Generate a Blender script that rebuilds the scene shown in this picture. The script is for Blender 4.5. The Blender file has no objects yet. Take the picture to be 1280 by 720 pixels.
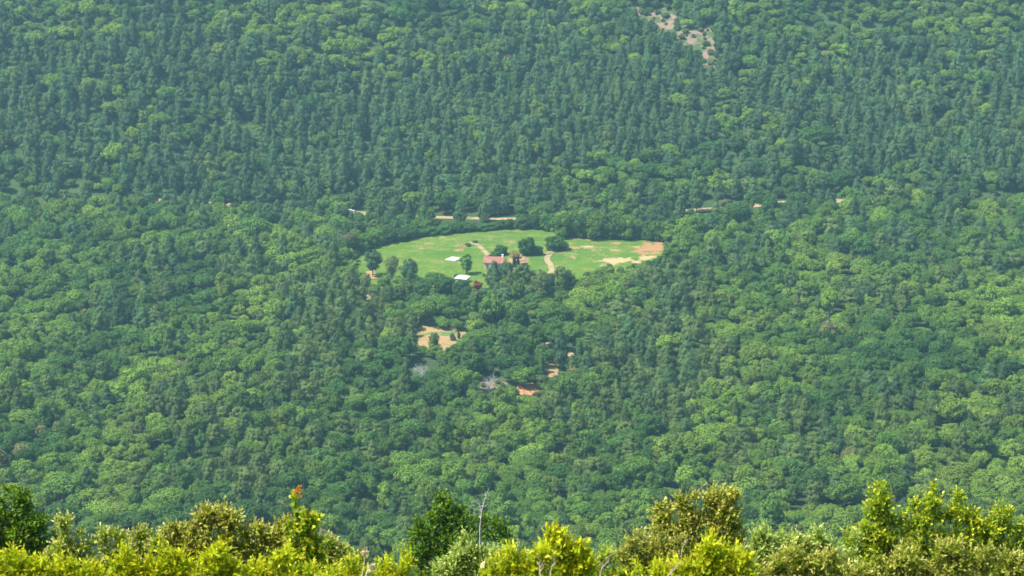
import bpy, math, random
import numpy as np
R = math.radians
rs = np.random.RandomState(7)
random.seed(7)

# ------------------------------------------------------------------ camera, sky, sun, exposure
scene = bpy.context.scene
FPX = 2700.0                    # focal length in pixels of a 1280 px wide picture
PITCH = R(14.0)                 # looking down into the valley
cam_d = bpy.data.cameras.new('camera'); cam = bpy.data.objects.new('camera', cam_d)
scene.collection.objects.link(cam); scene.camera = cam
cam_d.sensor_width = 36; cam_d.lens = FPX/1280*36
cam_d.dof.use_dof = True; cam_d.dof.focus_distance = 900; cam_d.dof.aperture_fstop = 10
cam_d.clip_start = 0.2; cam_d.clip_end = 20000
cam.location = (0, 0, 0); cam.rotation_euler = (R(90)-PITCH, 0, 0)

SUN_EL, SUN_AZ = R(56), R(-112)      # azimuth from +Y (view direction), clockwise: sun high on the left, a little behind the camera
world = bpy.data.worlds.new('World'); scene.world = world; world.use_nodes = True
wn = world.node_tree; bg = wn.nodes['Background']
sky = wn.nodes.new('ShaderNodeTexSky'); sky.sky_type = 'NISHITA'; sky.sun_disc = False
sky.sun_elevation = SUN_EL; sky.sun_rotation = SUN_AZ; sky.altitude = 400
sky.dust_density = 1.5
wn.links.new(sky.outputs[0], bg.inputs[0]); bg.inputs[1].default_value = 0.11
sun_d = bpy.data.lights.new('sun', 'SUN'); sun_d.energy = 4.2; sun_d.angle = R(0.6); sun_d.color = (1, .97, .90)
sun = bpy.data.objects.new('sun', sun_d); scene.collection.objects.link(sun)
sun.location = (-200, 0, 500)
sdir = np.array([math.cos(SUN_EL)*math.sin(SUN_AZ), math.cos(SUN_EL)*math.cos(SUN_AZ), math.sin(SUN_EL)])
from mathutils import Vector
sun.rotation_euler = Vector(sdir).to_track_quat('Z', 'Y').to_euler()
vs = scene.view_settings; vs.view_transform = 'Standard'; vs.look = 'None'; vs.exposure = 1.25; vs.gamma = 1
vs.use_curve_mapping = False
scene.render.engine = 'CYCLES'
cy = scene.cycles
cy.max_bounces = 5; cy.diffuse_bounces = 3; cy.glossy_bounces = 1; cy.transmission_bounces = 3; cy.volume_bounces = 1
cy.transparent_max_bounces = 8; cy.use_denoising = True; cy.denoiser = 'OPENIMAGEDENOISE'; cy.denoising_input_passes = 'RGB_ALBEDO_NORMAL'; cy.caustics_reflective = False; cy.caustics_refractive = False

# ------------------------------------------------------------------ small helpers
COL = scene.collection
def tag(o, label=None, cat=None, group=None, kind=None):
    if label: o['label'] = label
    if cat: o['category'] = cat
    if group: o['group'] = group
    if kind: o['kind'] = kind
    return o
def mesh_np(name, V, F, mats=(), midx=None, smooth=False):
    V = np.asarray(V, float).reshape(-1, 3); F = np.asarray(F, np.int32)
    me = bpy.data.meshes.new(name)
    me.vertices.add(len(V)); me.vertices.foreach_set('co', V.ravel())
    if len(F):
        k = F.shape[1]
        me.loops.add(F.size); me.loops.foreach_set('vertex_index', F.ravel())
        me.polygons.add(len(F)); me.polygons.foreach_set('loop_start', np.arange(len(F), dtype=np.int32)*k)
        if midx is not None: me.polygons.foreach_set('material_index', np.asarray(midx, np.int32))
        if smooth: me.polygons.foreach_set('use_smooth', np.ones(len(F), bool))
    for m in mats: me.materials.append(m)
    me.update(calc_edges=True)
    return me
def obj(name, me, parent=None, loc=(0,0,0), rotz=0.0, scale=None):
    o = bpy.data.objects.new(name, me); COL.objects.link(o)
    o.location = loc; o.rotation_euler = (0, 0, rotz)
    if scale is not None: o.scale = scale
    if parent: o.parent = parent
    return o
def empty(name, loc, rotz=0.0, scale=None):
    o = obj(name, None, None, loc, rotz, scale); o.empty_display_size = 1; return o
class MB:                                    # a little mesh collector
    def __init__(s): s.V = []; s.F = []
    def add(s, V, F):
        b = len(s.V); s.V += [tuple(v) for v in V]; s.F += [tuple(i+b for i in f) for f in F]
    def box(s, x0, x1, y0, y1, z0, z1):
        s.add([(x0,y0,z0),(x1,y0,z0),(x1,y1,z0),(x0,y1,z0),(x0,y0,z1),(x1,y0,z1),(x1,y1,z1),(x0,y1,z1)],
              [(0,3,2,1),(4,5,6,7),(0,1,5,4),(1,2,6,5),(2,3,7,6),(3,0,4,7)])
    def prism(s, pts, x0, x1):               # (y,z) outline swept along x
        n = len(pts)
        s.add([(x0,y,z) for y,z in pts]+[(x1,y,z) for y,z in pts],
              [tuple(range(n-1,-1,-1)), tuple(range(n,2*n))]+[(i,(i+1)%n,n+(i+1)%n,n+i) for i in range(n)])
    def cyl(s, c, r, w, n=14):               # axis along y
        x, y, z = c
        P = [(x+r*math.cos(2*math.pi*i/n), z+r*math.sin(2*math.pi*i/n)) for i in range(n)]
        s.add([(a,y-w/2,b) for a,b in P]+[(a,y+w/2,b) for a,b in P],
              [tuple(range(n)), tuple(range(2*n-1,n-1,-1))]+[(i,n+i,n+(i+1)%n,(i+1)%n) for i in range(n)])
    def build(s, name, mat, parent=None, bevel=0, **k):
        me = bpy.data.meshes.new(name); me.from_pydata(s.V, [], s.F); me.materials.append(mat); me.update()
        o = obj(name, me, parent, **k)
        if bevel:
            b = o.modifiers.new('bevel', 'BEVEL'); b.width = bevel; b.segments = 2
        return o
def tube(pts, rad, n=6):                     # quads only
    pts = np.asarray(pts, float); V = []; F = []
    a = np.linspace(0, 2*np.pi, n, endpoint=False)
    for i, p in enumerate(pts):
        d = pts[min(i+1, len(pts)-1)]-pts[max(i-1, 0)]; d = d/(np.linalg.norm(d)+1e-9)
        u = np.cross(d, [0.3, 1, 0.1]); u /= np.linalg.norm(u)+1e-9; w = np.cross(d, u)
        V.append(p+rad[i]*(np.cos(a)[:,None]*u+np.sin(a)[:,None]*w))
    for i in range(len(pts)-1):
        for j in range(n): F.append((i*n+j, i*n+(j+1)%n, (i+1)*n+(j+1)%n, (i+1)*n+j))
    return np.concatenate(V), np.array(F, np.int32)
def cat_mesh(parts):
    Vs, Fs, b = [], [], 0
    for V, F in parts: Vs.append(V); Fs.append(np.asarray(F)+b); b += len(V)
    return np.concatenate(Vs), np.concatenate(Fs)
def unit(a): return a/(np.linalg.norm(a, axis=-1, keepdims=True)+1e-9)
_lat = np.random.RandomState(3).rand(256, 256)
def vnoise(x, y):                             # value noise, 0..1
    x = np.asarray(x, float); y = np.asarray(y, float)
    xi = np.floor(x).astype(int); yi = np.floor(y).astype(int); fx = x-xi; fy = y-yi
    fx = fx*fx*(3-2*fx); fy = fy*fy*(3-2*fy); g = lambda i, j: _lat[i % 256, j % 256]
    return (g(xi,yi)*(1-fx)+g(xi+1,yi)*fx)*(1-fy)+(g(xi,yi+1)*(1-fx)+g(xi+1,yi+1)*fx)*fy
def fbm(x, y): return .55*vnoise(x, y)+.3*vnoise(x*2.1+7, y*2.1+3)+.15*vnoise(x*4.3+1, y*4.3+9)
def sstep(a, b, x): t = np.clip((x-a)/(b-a), 0, 1); return t*t*(3-2*t)
def inside(poly, x, y):
    x = np.asarray(x, float); y = np.asarray(y, float); r = np.zeros(np.broadcast(x, y).shape, bool); n = len(poly)
    for i in range(n):
        (x1, y1), (x2, y2) = poly[i], poly[(i+1) % n]
        if y1 == y2: continue
        c = ((y1 > y) != (y2 > y)) & (x < (x2-x1)*(y-y1)/(y2-y1)+x1); r ^= c
    return r

# ------------------------------------------------------------------ the lie of the land
_py = np.array([-900,-300,-20, 0, 8, 16, 30, 60,100,300,500,600, 680,760, 900,1000,1060,1160,1185,1230,1300,1600,2200,3400,5200,9000])
_pz = np.array([-260,-60,-3,-1.65,-4.3,-8.0,-14.6,-28.4,-47.5,-140,-231,-259,-267,-268,-263,-257,-253.5,-252,-250,-235,-206,-76,175,420,600,700.])
_yy = np.arange(-900, 9001, 1.0); _zz = np.interp(_yy, _py, _pz)
_k = np.hanning(61); _k /= _k.sum(); _zs = np.convolve(np.pad(_zz, 30, 'edge'), _k, 'valid')
_w = sstep(90, 180, _yy); _zz = _zz*(1-_w)+_zs*_w
def terrain(X, Y):
    X = np.asarray(X, float); Y = np.asarray(Y, float)
    far = sstep(1190, 1330, Y); low = sstep(480, 620, Y)*(1-sstep(990, 1050, Y))
    Yw = Y-far*(22*np.sin(X/150+.6)+12*np.sin(X/63+2.2))
    z = np.interp(Yw, _yy, _zz)
    z = z+far*(20*(fbm(X/75+5, Y/110)-.5))
    z = z+low*(7*(fbm(X/60+11, Y/60+4)-.5))
    z = z+sstep(2500, 5000, Y)*120*(fbm(X/900, Y/900)-.5)
    return z
CP, SP = math.cos(PITCH), math.sin(PITCH)
def rays(px, py):
    x = (np.asarray(px, float)-640)/FPX; u = (360-np.asarray(py, float))/FPX
    return x, CP+u*SP, -SP+u*CP
def project(X, Y, Z):
    f = Y*CP-Z*SP; u = Y*SP+Z*CP
    return 640+FPX*X/f, 360-FPX*u/f, f
def hit(px, py, t0=560.0):                    # where the ray through a pixel meets the ground
    dx, dy, dz = rays(px, py); sh = np.broadcast(dx, dy).shape
    dx = np.broadcast_to(dx, sh); t = np.full(sh, t0); lo = t.copy(); done = np.zeros(sh, bool)
    for i in range(420):
        below = (dz*t < terrain(dx*t, dy*t)) & ~done
        done |= below
        lo = np.where(done, lo, t); t = np.where(done, t, t+5.0)
        if done.all(): break
    hi = t
    for i in range(14):
        m = .5*(lo+hi); b = dz*m < terrain(dx*m, dy*m); hi = np.where(b, m, hi); lo = np.where(b, lo, m)
    return dx*hi, dy*hi, terrain(dx*hi, dy*hi)
def at_dist(px, py, Y):                       # the point of a pixel's ray at forward distance Y
    dx, dy, dz = rays(px, py); t = Y/dy
    return np.array([dx*t, Y, dz*t])

# ------------------------------------------------------------------ materials
class NT:
    def __init__(s, name):
        s.m = bpy.data.materials.new(name); s.m.use_nodes = True; s.t = s.m.node_tree; s.t.nodes.clear()
        s.out = s.n('ShaderNodeOutputMaterial')
    def n(s, typ, **k):
        x = s.t.nodes.new(typ)
        for a, b in k.items(): setattr(x, a, b)
        return x
    def l(s, a, b): s.t.links.new(a, b)
    def mix(s, fac, a, b, blend='MIX'):
        x = s.n('ShaderNodeMix', data_type='RGBA', blend_type=blend)
        for i, v in ((0, fac), (6, a), (7, b)):
            if isinstance(v, (int, float)): x.inputs[i].default_value = v
            elif isinstance(v, tuple): x.inputs[i].default_value = (*v, 1)
            else: s.l(v, x.inputs[i])
        return x.outputs[2]
    def math(s, op, a, b=0.0):
        x = s.n('ShaderNodeMath', operation=op)
        for i, v in ((0, a), (1, b)):
            if isinstance(v, (int, float)): x.inputs[i].default_value = v
            else: s.l(v, x.inputs[i])
        return x.outputs[0]
    def noise(s, vec, scale, detail=3):
        x = s.n('ShaderNodeTexNoise'); x.inputs['Scale'].default_value = scale; x.inputs['Detail'].default_value = detail
        if vec is not None: s.l(vec, x.inputs['Vector'])
        return x.outputs[0]
    def ramp(s, fac, stops):
        x = s.n('ShaderNodeValToRGB'); e = x.color_ramp.elements
        while len(e) < len(stops): e.new(.5)
        for i, (p, c) in enumerate(stops): e[i].position = p; e[i].color = (*c, 1) if isinstance(c, tuple) else (c, c, c, 1)
        s.l(fac, x.inputs[0]); return x.outputs[0]
    def surf(s, color, rough=.8, spec=.25, bump=None, trans=0.0, tcol=None):
        p = s.n('ShaderNodeBsdfPrincipled'); p.inputs['Roughness'].default_value = rough
        p.inputs['Specular IOR Level'].default_value = spec
        if isinstance(color, tuple): p.inputs['Base Color'].default_value = (*color, 1)
        else: s.l(color, p.inputs['Base Color'])
        if bump is not None:
            b = s.n('ShaderNodeBump'); b.inputs['Strength'].default_value = bump[1]; b.inputs['Distance'].default_value = bump[2]
            s.l(bump[0], b.inputs['Height']); s.l(b.outputs[0], p.inputs['Normal'])
        sh = p.outputs[0]
        if trans:
            tr = s.n('ShaderNodeBsdfTranslucent'); s.l(tcol if tcol is not None else color, tr.inputs[0])
            mx = s.n('ShaderNodeMixShader'); mx.inputs[0].default_value = trans
            s.l(sh, mx.inputs[1]); s.l(tr.outputs[0], mx.inputs[2]); sh = mx.outputs[0]
        s.l(sh, s.out.inputs['Surface']); return s.m
def foliage(name, c1, c2, trans=.3, spread=.35, tree=True, tip=None, spec=.10):
    t = NT(name)
    if tree: c1 = tuple(.98*v for v in c1); c2 = tuple(.98*v for v in c2)
    info = t.n('ShaderNodeObjectInfo'); geo = t.n('ShaderNodeNewGeometry')
    loc = t.noise(info.outputs['Location'], .016, 3)
    a = t.math('MULTIPLY_ADD', loc, 1.5); a.node.inputs[2].default_value = -.25
    a = t.math('ADD', t.math('MULTIPLY', a, .55), t.math('MULTIPLY', info.outputs['Random'], .5))
    col = t.mix(a, c1, c2)
    if tip is not None:
        at = t.n('ShaderNodeAttribute', attribute_name='tip')
        col = t.mix(at.outputs['Fac'], col, tip)
    isl = geo.outputs['Random Per Island']
    v = t.math('MULTIPLY_ADD', isl, spread); v.node.inputs[2].default_value = 1-spread/2
    # each tree a touch lighter or darker
    frac = t.math('FRACT', t.math('MULTIPLY', info.outputs['Random'], 17.31))
    w = t.math('MULTIPLY_ADD', frac, .5 if tree else .0); w.node.inputs[2].default_value = .75 if tree else 1.0
    hsv = t.n('ShaderNodeHueSaturation'); t.l(col, hsv.inputs['Color']); t.l(t.math('MULTIPLY', v, w), hsv.inputs['Value'])
    h = t.math('MULTIPLY_ADD', isl, .03); h.node.inputs[2].default_value = .485
    t.l(h, hsv.inputs['Hue'])
    warm = t.mix(.5, hsv.outputs[0], (1.25, 1.1, .5), 'MULTIPLY')
    return t.surf(hsv.outputs[0], .55, spec, None, trans, warm)
M = {}
M['oak_mid']    = foliage('oak_leaves_mid',    (.074,.170,.026), (.148,.238,.032))
M['oak_bright'] = foliage('oak_leaves_bright', (.138,.262,.026), (.205,.280,.042))
M['oak_dark']   = foliage('oak_leaves_dark',   (.050,.130,.026), (.085,.168,.030))
M['pine']       = foliage('pine_needles',      (.058,.132,.046), (.098,.165,.050), trans=.22, spread=.16)
M['pine_olive'] = foliage('pine_needles_olive',(.088,.158,.036), (.136,.188,.046), trans=.22, spread=.16)
M['dry_oak']    = foliage('faded_oak_leaves',  (.15,.17,.055), (.20,.19,.070))
M['scrub']      = foliage('scrub_leaves',      (.090,.160,.042), (.140,.190,.060))
M['ochre']      = foliage('ochre_leaves',      (.30,.22,.07), (.34,.26,.09))
M['rust']       = foliage('rust_leaves',       (.27,.07,.035), (.33,.10,.05))
M['fresh']      = foliage('fresh_leaves',      (.12,.26,.05), (.14,.27,.06))
M['cypress']    = foliage('cypress_leaves',    (.016,.045,.022), (.02,.055,.026))
def plain(name, c, rough=.85, sc=3.0, var=.3, spec=.2):
    t = NT(name); tc = t.n('ShaderNodeTexCoord'); n = t.noise(tc.outputs['Object'], sc, 4)
    dk = tuple(v*(1-var) for v in c); lt = tuple(min(1, v*(1+var)) for v in c)
    return t.surf(t.ramp(n, [(.3, dk), (.7, lt)]), rough, spec, (n, .3, .02))
M['bark'] = plain('bark', (.10,.075,.055), .95, 4)
M['bark_pale'] = plain('bark_pale', (.33,.31,.29), .95, 4)
M['deadwood'] = plain('dead_grey_wood', (.42,.40,.37), .9, 5)
M['straw'] = plain('dry_straw', (.62,.52,.30), .8, 20, .2)
M['twig'] = plain('pale_twig', (.42,.33,.20), .85, 14, .25)
M['stone'] = plain('pale_stone', (.60,.55,.46), .9, 8, .2)
M['slab'] = plain('concrete_slab', (.52,.50,.46), .9, .8, .12)
M['render'] = plain('lime_render', (.52,.40,.30), .9, .7, .18)
M['whitewash'] = plain('whitewash', (.75,.73,.70), .9, 1.2, .1)
M['white_sheet'] = plain('white_roof_sheet', (.46,.48,.48), .5, .6, .08, .4)
M['car_white'] = plain('white_car_paint', (.78,.78,.79), .25, 1, .03, .5)
M['tyre'] = plain('tyre_rubber', (.02,.02,.02), .8)
M['glass'] = plain('dark_glass', (.03,.04,.045), .12, 1, .1, .6)
M['metal'] = plain('grey_metal', (.35,.35,.35), .4, 2, .15, .5)
M['wood'] = plain('weathered_door_wood', (.13,.085,.055), .8, 6)
M['shutter'] = plain('blue_grey_shutter', (.16,.20,.22), .7, 4, .15)
def tile_mat():
    t = NT('terracotta_tiles'); tc = t.n('ShaderNodeTexCoord'); n = t.noise(tc.outputs['Object'], .9, 6)
    w = t.n('ShaderNodeTexWave'); w.inputs['Scale'].default_value = 1.6; t.l(tc.outputs['Object'], w.inputs[0])
    c = t.ramp(n, [(.25, (.22,.09,.06)), (.5, (.33,.15,.10)), (.75, (.40,.25,.18))])
    return t.surf(c, .85, .2, (w.outputs[1], .5, .05))
M['tile'] = tile_mat()
M['old_tile'] = plain('faded_ochre_tiles', (.30,.19,.11), .9, 1.5, .3)
def ground_mat():
    t = NT('forest_floor'); g = t.n('ShaderNodeNewGeometry'); n = t.noise(g.outputs['Position'], .05, 6); n2 = t.noise(g.outputs['Position'], 1.2, 4)
    c = t.ramp(n, [(.3, (.030,.055,.018)), (.55, (.05,.085,.026)), (.75, (.08,.095,.04))])
    c = t.mix(t.math('MULTIPLY', n2, .45), c, (.05,.075,.025))
    return t.surf(c, .95, .1, (n2, .8, .4))
M['ground'] = ground_mat()
def soil_mat(name, a, b, green, gthr=.62):
    t = NT(name); g = t.n('ShaderNodeNewGeometry'); n = t.noise(g.outputs['Position'], .13, 5); n2 = t.noise(g.outputs['Position'], .75, 4)
    c = t.ramp(n2, [(.3, a), (.7, b)])
    f = t.ramp(n, [(gthr-.06, 0.0), (gthr+.06, 1.0)])
    c = t.mix(f, c, green)
    return t.surf(c, .95, .1, (n2, .6, .15))
M['soil'] = soil_mat('orange_earth', (.28,.17,.072), (.36,.24,.11), (.10,.16,.04), .57)
M['red_soil'] = soil_mat('red_earth', (.36,.13,.055), (.50,.26,.12), (.14,.18,.05), .72)
M['track'] = soil_mat('pale_track_gravel', (.29,.205,.105), (.37,.275,.15), (.16,.17,.07), .60)
M['brown_soil'] = soil_mat('cut_scrub_earth', (.16,.105,.075), (.25,.175,.125), (.055,.095,.03), .52)
def meadow_mat():
    t = NT('meadow_grass'); g = t.n('ShaderNodeNewGeometry')
    n = t.noise(g.outputs['Position'], .028, 5); n2 = t.noise(g.outputs['Position'], .9, 5); n3 = t.noise(g.outputs['Position'], .16, 4)
    mp = t.n('ShaderNodeMapping'); mp.inputs['Scale'].default_value = (.035, .34, .3); mp.inputs['Rotation'].default_value = (0, 0, R(8))
    t.l(g.outputs['Position'], mp.inputs[0]); st = t.noise(mp.outputs[0], 1.0, 4)
    c = t.ramp(n, [(.38, (.052,.135,.010)), (.5, (.110,.192,.014)), (.66, (.185,.200,.034))])
    c = t.mix(t.ramp(st, [(.42, 0.0), (.60, .8)]), c, (.175,.195,.030))
    c = t.mix(t.ramp(n2, [(.35, .75), (.6, 0.0)]), c, (.060,.125,.018))
    c = t.mix(t.ramp(n3, [(.40, .7), (.56, 0.0)]), c, (.062,.142,.012))
    at = t.n('ShaderNodeAttribute', attribute_name='soil'); sp = t.n('ShaderNodeSeparateColor'); t.l(at.outputs['Color'], sp.inputs[0])
    def m(ch): return t.ramp(t.math('ADD', sp.outputs[ch], t.math('MULTIPLY_ADD', n2, .9) if False else t.math('SUBTRACT', t.math('ADD', t.math('MULTIPLY', n2, 1.3), t.math('MULTIPLY', n3, 1.7)), 1.5)), [(.30, 0.0), (.78, 1.0)])
    c = t.mix(m(1), c, (.33,.175,.08)); c = t.mix(m(0), c, (.40,.29,.135)); c = t.mix(m(2), c, (.26,.19,.09))
    return t.surf(c, .95, .1, (n2, .9, .3))
M['meadow'] = meadow_mat()

# ------------------------------------------------------------------ ground sheet
ys = np.concatenate([np.arange(-900, -20, 40), np.arange(-20, 120, 2.0), np.arange(120, 560, 10), np.arange(560, 1700, 6.0), np.arange(1700, 2600, 30), np.arange(2600, 9001, 200)])
xs = np.concatenate([-np.geomspace(450, 6000, 22)[::-1], np.arange(-444, 445, 6.0), np.geomspace(450, 6000, 22)])
gx, gy = np.meshgrid(xs, ys)
def sheet(name, X, Y, Z, mat):
    r, c = X.shape; V = np.stack([X, Y, Z], -1).reshape(-1, 3); i = np.arange(r*c).reshape(r, c)
    F = np.stack([i[:-1,:-1], i[:-1,1:], i[1:,1:], i[1:,:-1]], -1).reshape(-1, 4)
    me = mesh_np(name, V, F, [mat], smooth=True); return me
g = obj('ground', sheet('ground', gx, gy, terrain(gx, gy), M['ground']))
tag(g, 'shaded earth and undergrowth of the valley floor and wooded hillsides', 'ground', kind='structure')

# ------------------------------------------------------------------ meadow with worn soil
rows = [(284,612,668),(288,580,702),(292,545,724),(296,516,815),(300,496,834),(305,470,838),(310,453,838),(316,443,834),(322,438,828),(330,438,808),(340,443,775),(350,450,745),(360,455,705)]
rp = np.array(rows, float); pyv = np.linspace(284, 360, 170)
L = np.interp(pyv, rp[:,0], rp[:,1]); Rr = np.interp(pyv, rp[:,0], rp[:,2])
u = np.linspace(0, 1, 300)
mpx = L[:,None]+(Rr-L)[:,None]*u[None]; mpy = np.repeat(pyv[:,None], 300, 1)
edge = (fbm(mpx/9, mpy/4)-.5)*5; mpx = mpx+edge*np.abs(u-.5)[None]**3*8
mX, mY, mZ = hit(mpx, mpy)
me = sheet('meadow', mX, mY, mZ+.12, M['meadow'])
soil = np.zeros((mpx.size, 4), np.float32); soil[:,3] = 1
fx, fy = mpx.ravel(), mpy.ravel(); wob = fbm(fx/6, fy/2.2)-.5
for cx, cy_, rx, ry, an, ch, st in [
    (812,311,24,12,0,1,.95),(822,309,9,9,0,1,1.2),(815,300,14,3,0,1,1.0),(808,323,14,4,-8,0,1.05),(768,326.5,27,4.6,-6,0,1.25),(795,328,10,2.5,0,0,.9),
    (735,308.5,12,2.2,-3,0,1.0),(718,310,14,2,0,1,.8),(770,304.5,10,1.8,0,1,1.0),(742,299,34,1.9,2,2,.95),(716,322,7,2.2,8,1,.95),(718,323.5,3,1.2,0,0,.9),
    (768,313,6,1.2,0,0,.75),(797,308,10,1.8,0,0,.8),(575,312,10,3.4,-12,1,.75),(552,297.5,6,1.6,0,0,.8),(548,294.5,22,1.5,-8,2,.5),(600,291,50,1.3,-2,2,.45),
    (640,303,10,2.5,0,2,.6),(648,324,14,6,0,2,.85),(655,326,7,4,0,1,.9),(686,316,10,2.5,-10,2,.8),(636,336,10,6,0,2,.7),(740,312,80,14,0,2,.30),(590,306,120,12,0,2,.22),(464,342,10,6,0,1,1.1),(497,372,14,5,0,0,.8)]:
    a = R(an); dx = fx-cx; dy = fy-cy_; X_ = dx*math.cos(a)+dy*math.sin(a); Y_ = -dx*math.sin(a)+dy*math.cos(a)
    d = np.sqrt((X_/rx)**2+(Y_/ry)**2); v = np.clip(1.25-d+wob*1.1, 0, 1)*st
    soil[:,ch] = np.maximum(soil[:,ch], np.clip(v, 0, 1.2))
at = me.attributes.new('soil', 'FLOAT_COLOR', 'POINT'); at.data.foreach_set('color', soil.ravel())
mo = obj('meadow', me); tag(mo, 'bright green mown meadow with bare earth patches in the valley', 'meadow', kind='structure')

def patch(name, poly, mat, label, cat='clearing', step=(1.0, .45), lift=.2, wobble=5.0):
    P = np.array(poly, float); x = np.arange(P[:,0].min()-4, P[:,0].max()+4, step[0]); y = np.arange(P[:,1].min()-3, P[:,1].max()+3, step[1])
    X, Y = np.meshgrid(x, y); a, b, c = hit(X, Y)
    cxm = (X[:-1,:-1]+X[1:,1:])/2; cym = (Y[:-1,:-1]+Y[1:,1:])/2
    k = inside(poly, cxm+(fbm(cxm/5, cym/3)-.5)*wobble, cym+(fbm(cxm/5+9, cym/3+4)-.5)*wobble*.6)
    i = np.arange(X.size).reshape(X.shape); F = np.stack([i[:-1,:-1], i[1:,:-1], i[1:,1:], i[:-1,1:]], -1)[k]
    used = np.unique(F); mp = np.full(X.size, -1); mp[used] = np.arange(len(used))
    V = np.stack([a, b, c+lift], -1).reshape(-1, 3)[used]
    o = obj(name, mesh_np(name, V, mp[F], [mat], smooth=True)); tag(o, label, cat, kind='structure'); return o
def strip(name, pix, width, mat, label, lift=.28, n=40, near=False):
    P = np.array(pix, float); s = np.linspace(0, len(P)-1, n*1)
    px = np.interp(s, np.arange(len(P)), P[:,0]); py = np.interp(s, np.arange(len(P)), P[:,1])
    a, b, c = hit(px, py); d = np.stack([np.gradient(a), np.gradient(b)], -1); d = unit(d); nrm = np.stack([-d[:,1], d[:,0]], -1)
    w = width*.5*(1+.25*(vnoise(s*3, s*0)-.5))
    offs = np.array([-1, -.5, 0, .5, 1.])
    X = a[:,None]+nrm[:,:1]*w[:,None]*offs; Y = b[:,None]+nrm[:,1:]*w[:,None]*offs
    me = sheet(name, X, Y, terrain(X, Y)+lift, mat); o = obj(name, me); tag(o, label, 'track', kind='structure'); return o
ROAD = [(180,250),(300,258),(371,263),(439,266),(500,271),(560,272.5),(640,274.5),(700,272),(760,268),(830,266),(889,262),(980,254),(1100,250)]
strip('valley_road', ROAD, 5.0, M['track'], 'pale gravel road along the foot of the pine hillside', n=120)
strip('farm_track', [(585,303.5),(591,304.5),(597,306.5),(602,311),(607,316),(610,320)], 2.6, M['track'], 'pale pinkish track running across the meadow to the farmhouse')
strip('farm_track', [(697,310),(690,316),(684,322),(684,326),(688,331),(690,338),(686,346)], 3.0, M['track'], 'sandy track curving down from the meadow beside two dark trees')
strip('farm_track', [(684,428),(692,433),(700,436),(708,440),(716,446)], 3.2, M['track'], 'short pale track showing in the oak wood below the meadow')
patch('dirt_clearing', [(520,410),(532,408),(548,413),(565,410),(580,413),(584,420),(572,434),(556,444),(540,440),(524,432)], M['soil'], 'orange bare earth clearing with shrubs in the wood below the meadow')
patch('dirt_clearing', [(646,480),(672,479),(674,490),(660,496),(645,492)], M['red_soil'], 'small red orange earth bank among the trunks of the lower wood')
patch('dirt_clearing', [(685,455),(698,456),(698,470),(686,472)], M['soil'], 'small sandy bare spot beneath the short pale track')
patch('dirt_clearing', [(600,478),(640,478),(644,490),(600,492)], M['brown_soil'], 'dull brown bare ground around the grey dead trees')
patch('dirt_clearing', [(794,10),(828,7),(844,18),(848,32),(874,28),(894,34),(898,50),(894,88),(878,78),(866,62),(848,52),(826,40),(800,28)], M['brown_soil'], 'brown cut scrub clearing high on the pine hillside', wobble=9)
patch('dirt_clearing', [(457,341),(463,338),(471,340),(474,345),(466,350),(459,347)], M['soil'], 'orange earth under the rounded pine at the meadow edge', lift=.3, wobble=8)
patch('dirt_clearing', [(440,262),(462,264),(462,272),(446,272)], M['brown_soil'], 'brown verge beside the white car on the road', lift=.18)
patch('dirt_clearing', [(446,368),(474,366),(476,372),(448,376)], M['track'], 'dry cream coloured ground between the trees left of the farm', wobble=16)
patch('dirt_clearing', [(636,318),(656,320),(656,334),(636,338)], M['soil'], 'trodden orange farmyard beside the red roofed house', lift=.24)

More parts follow.
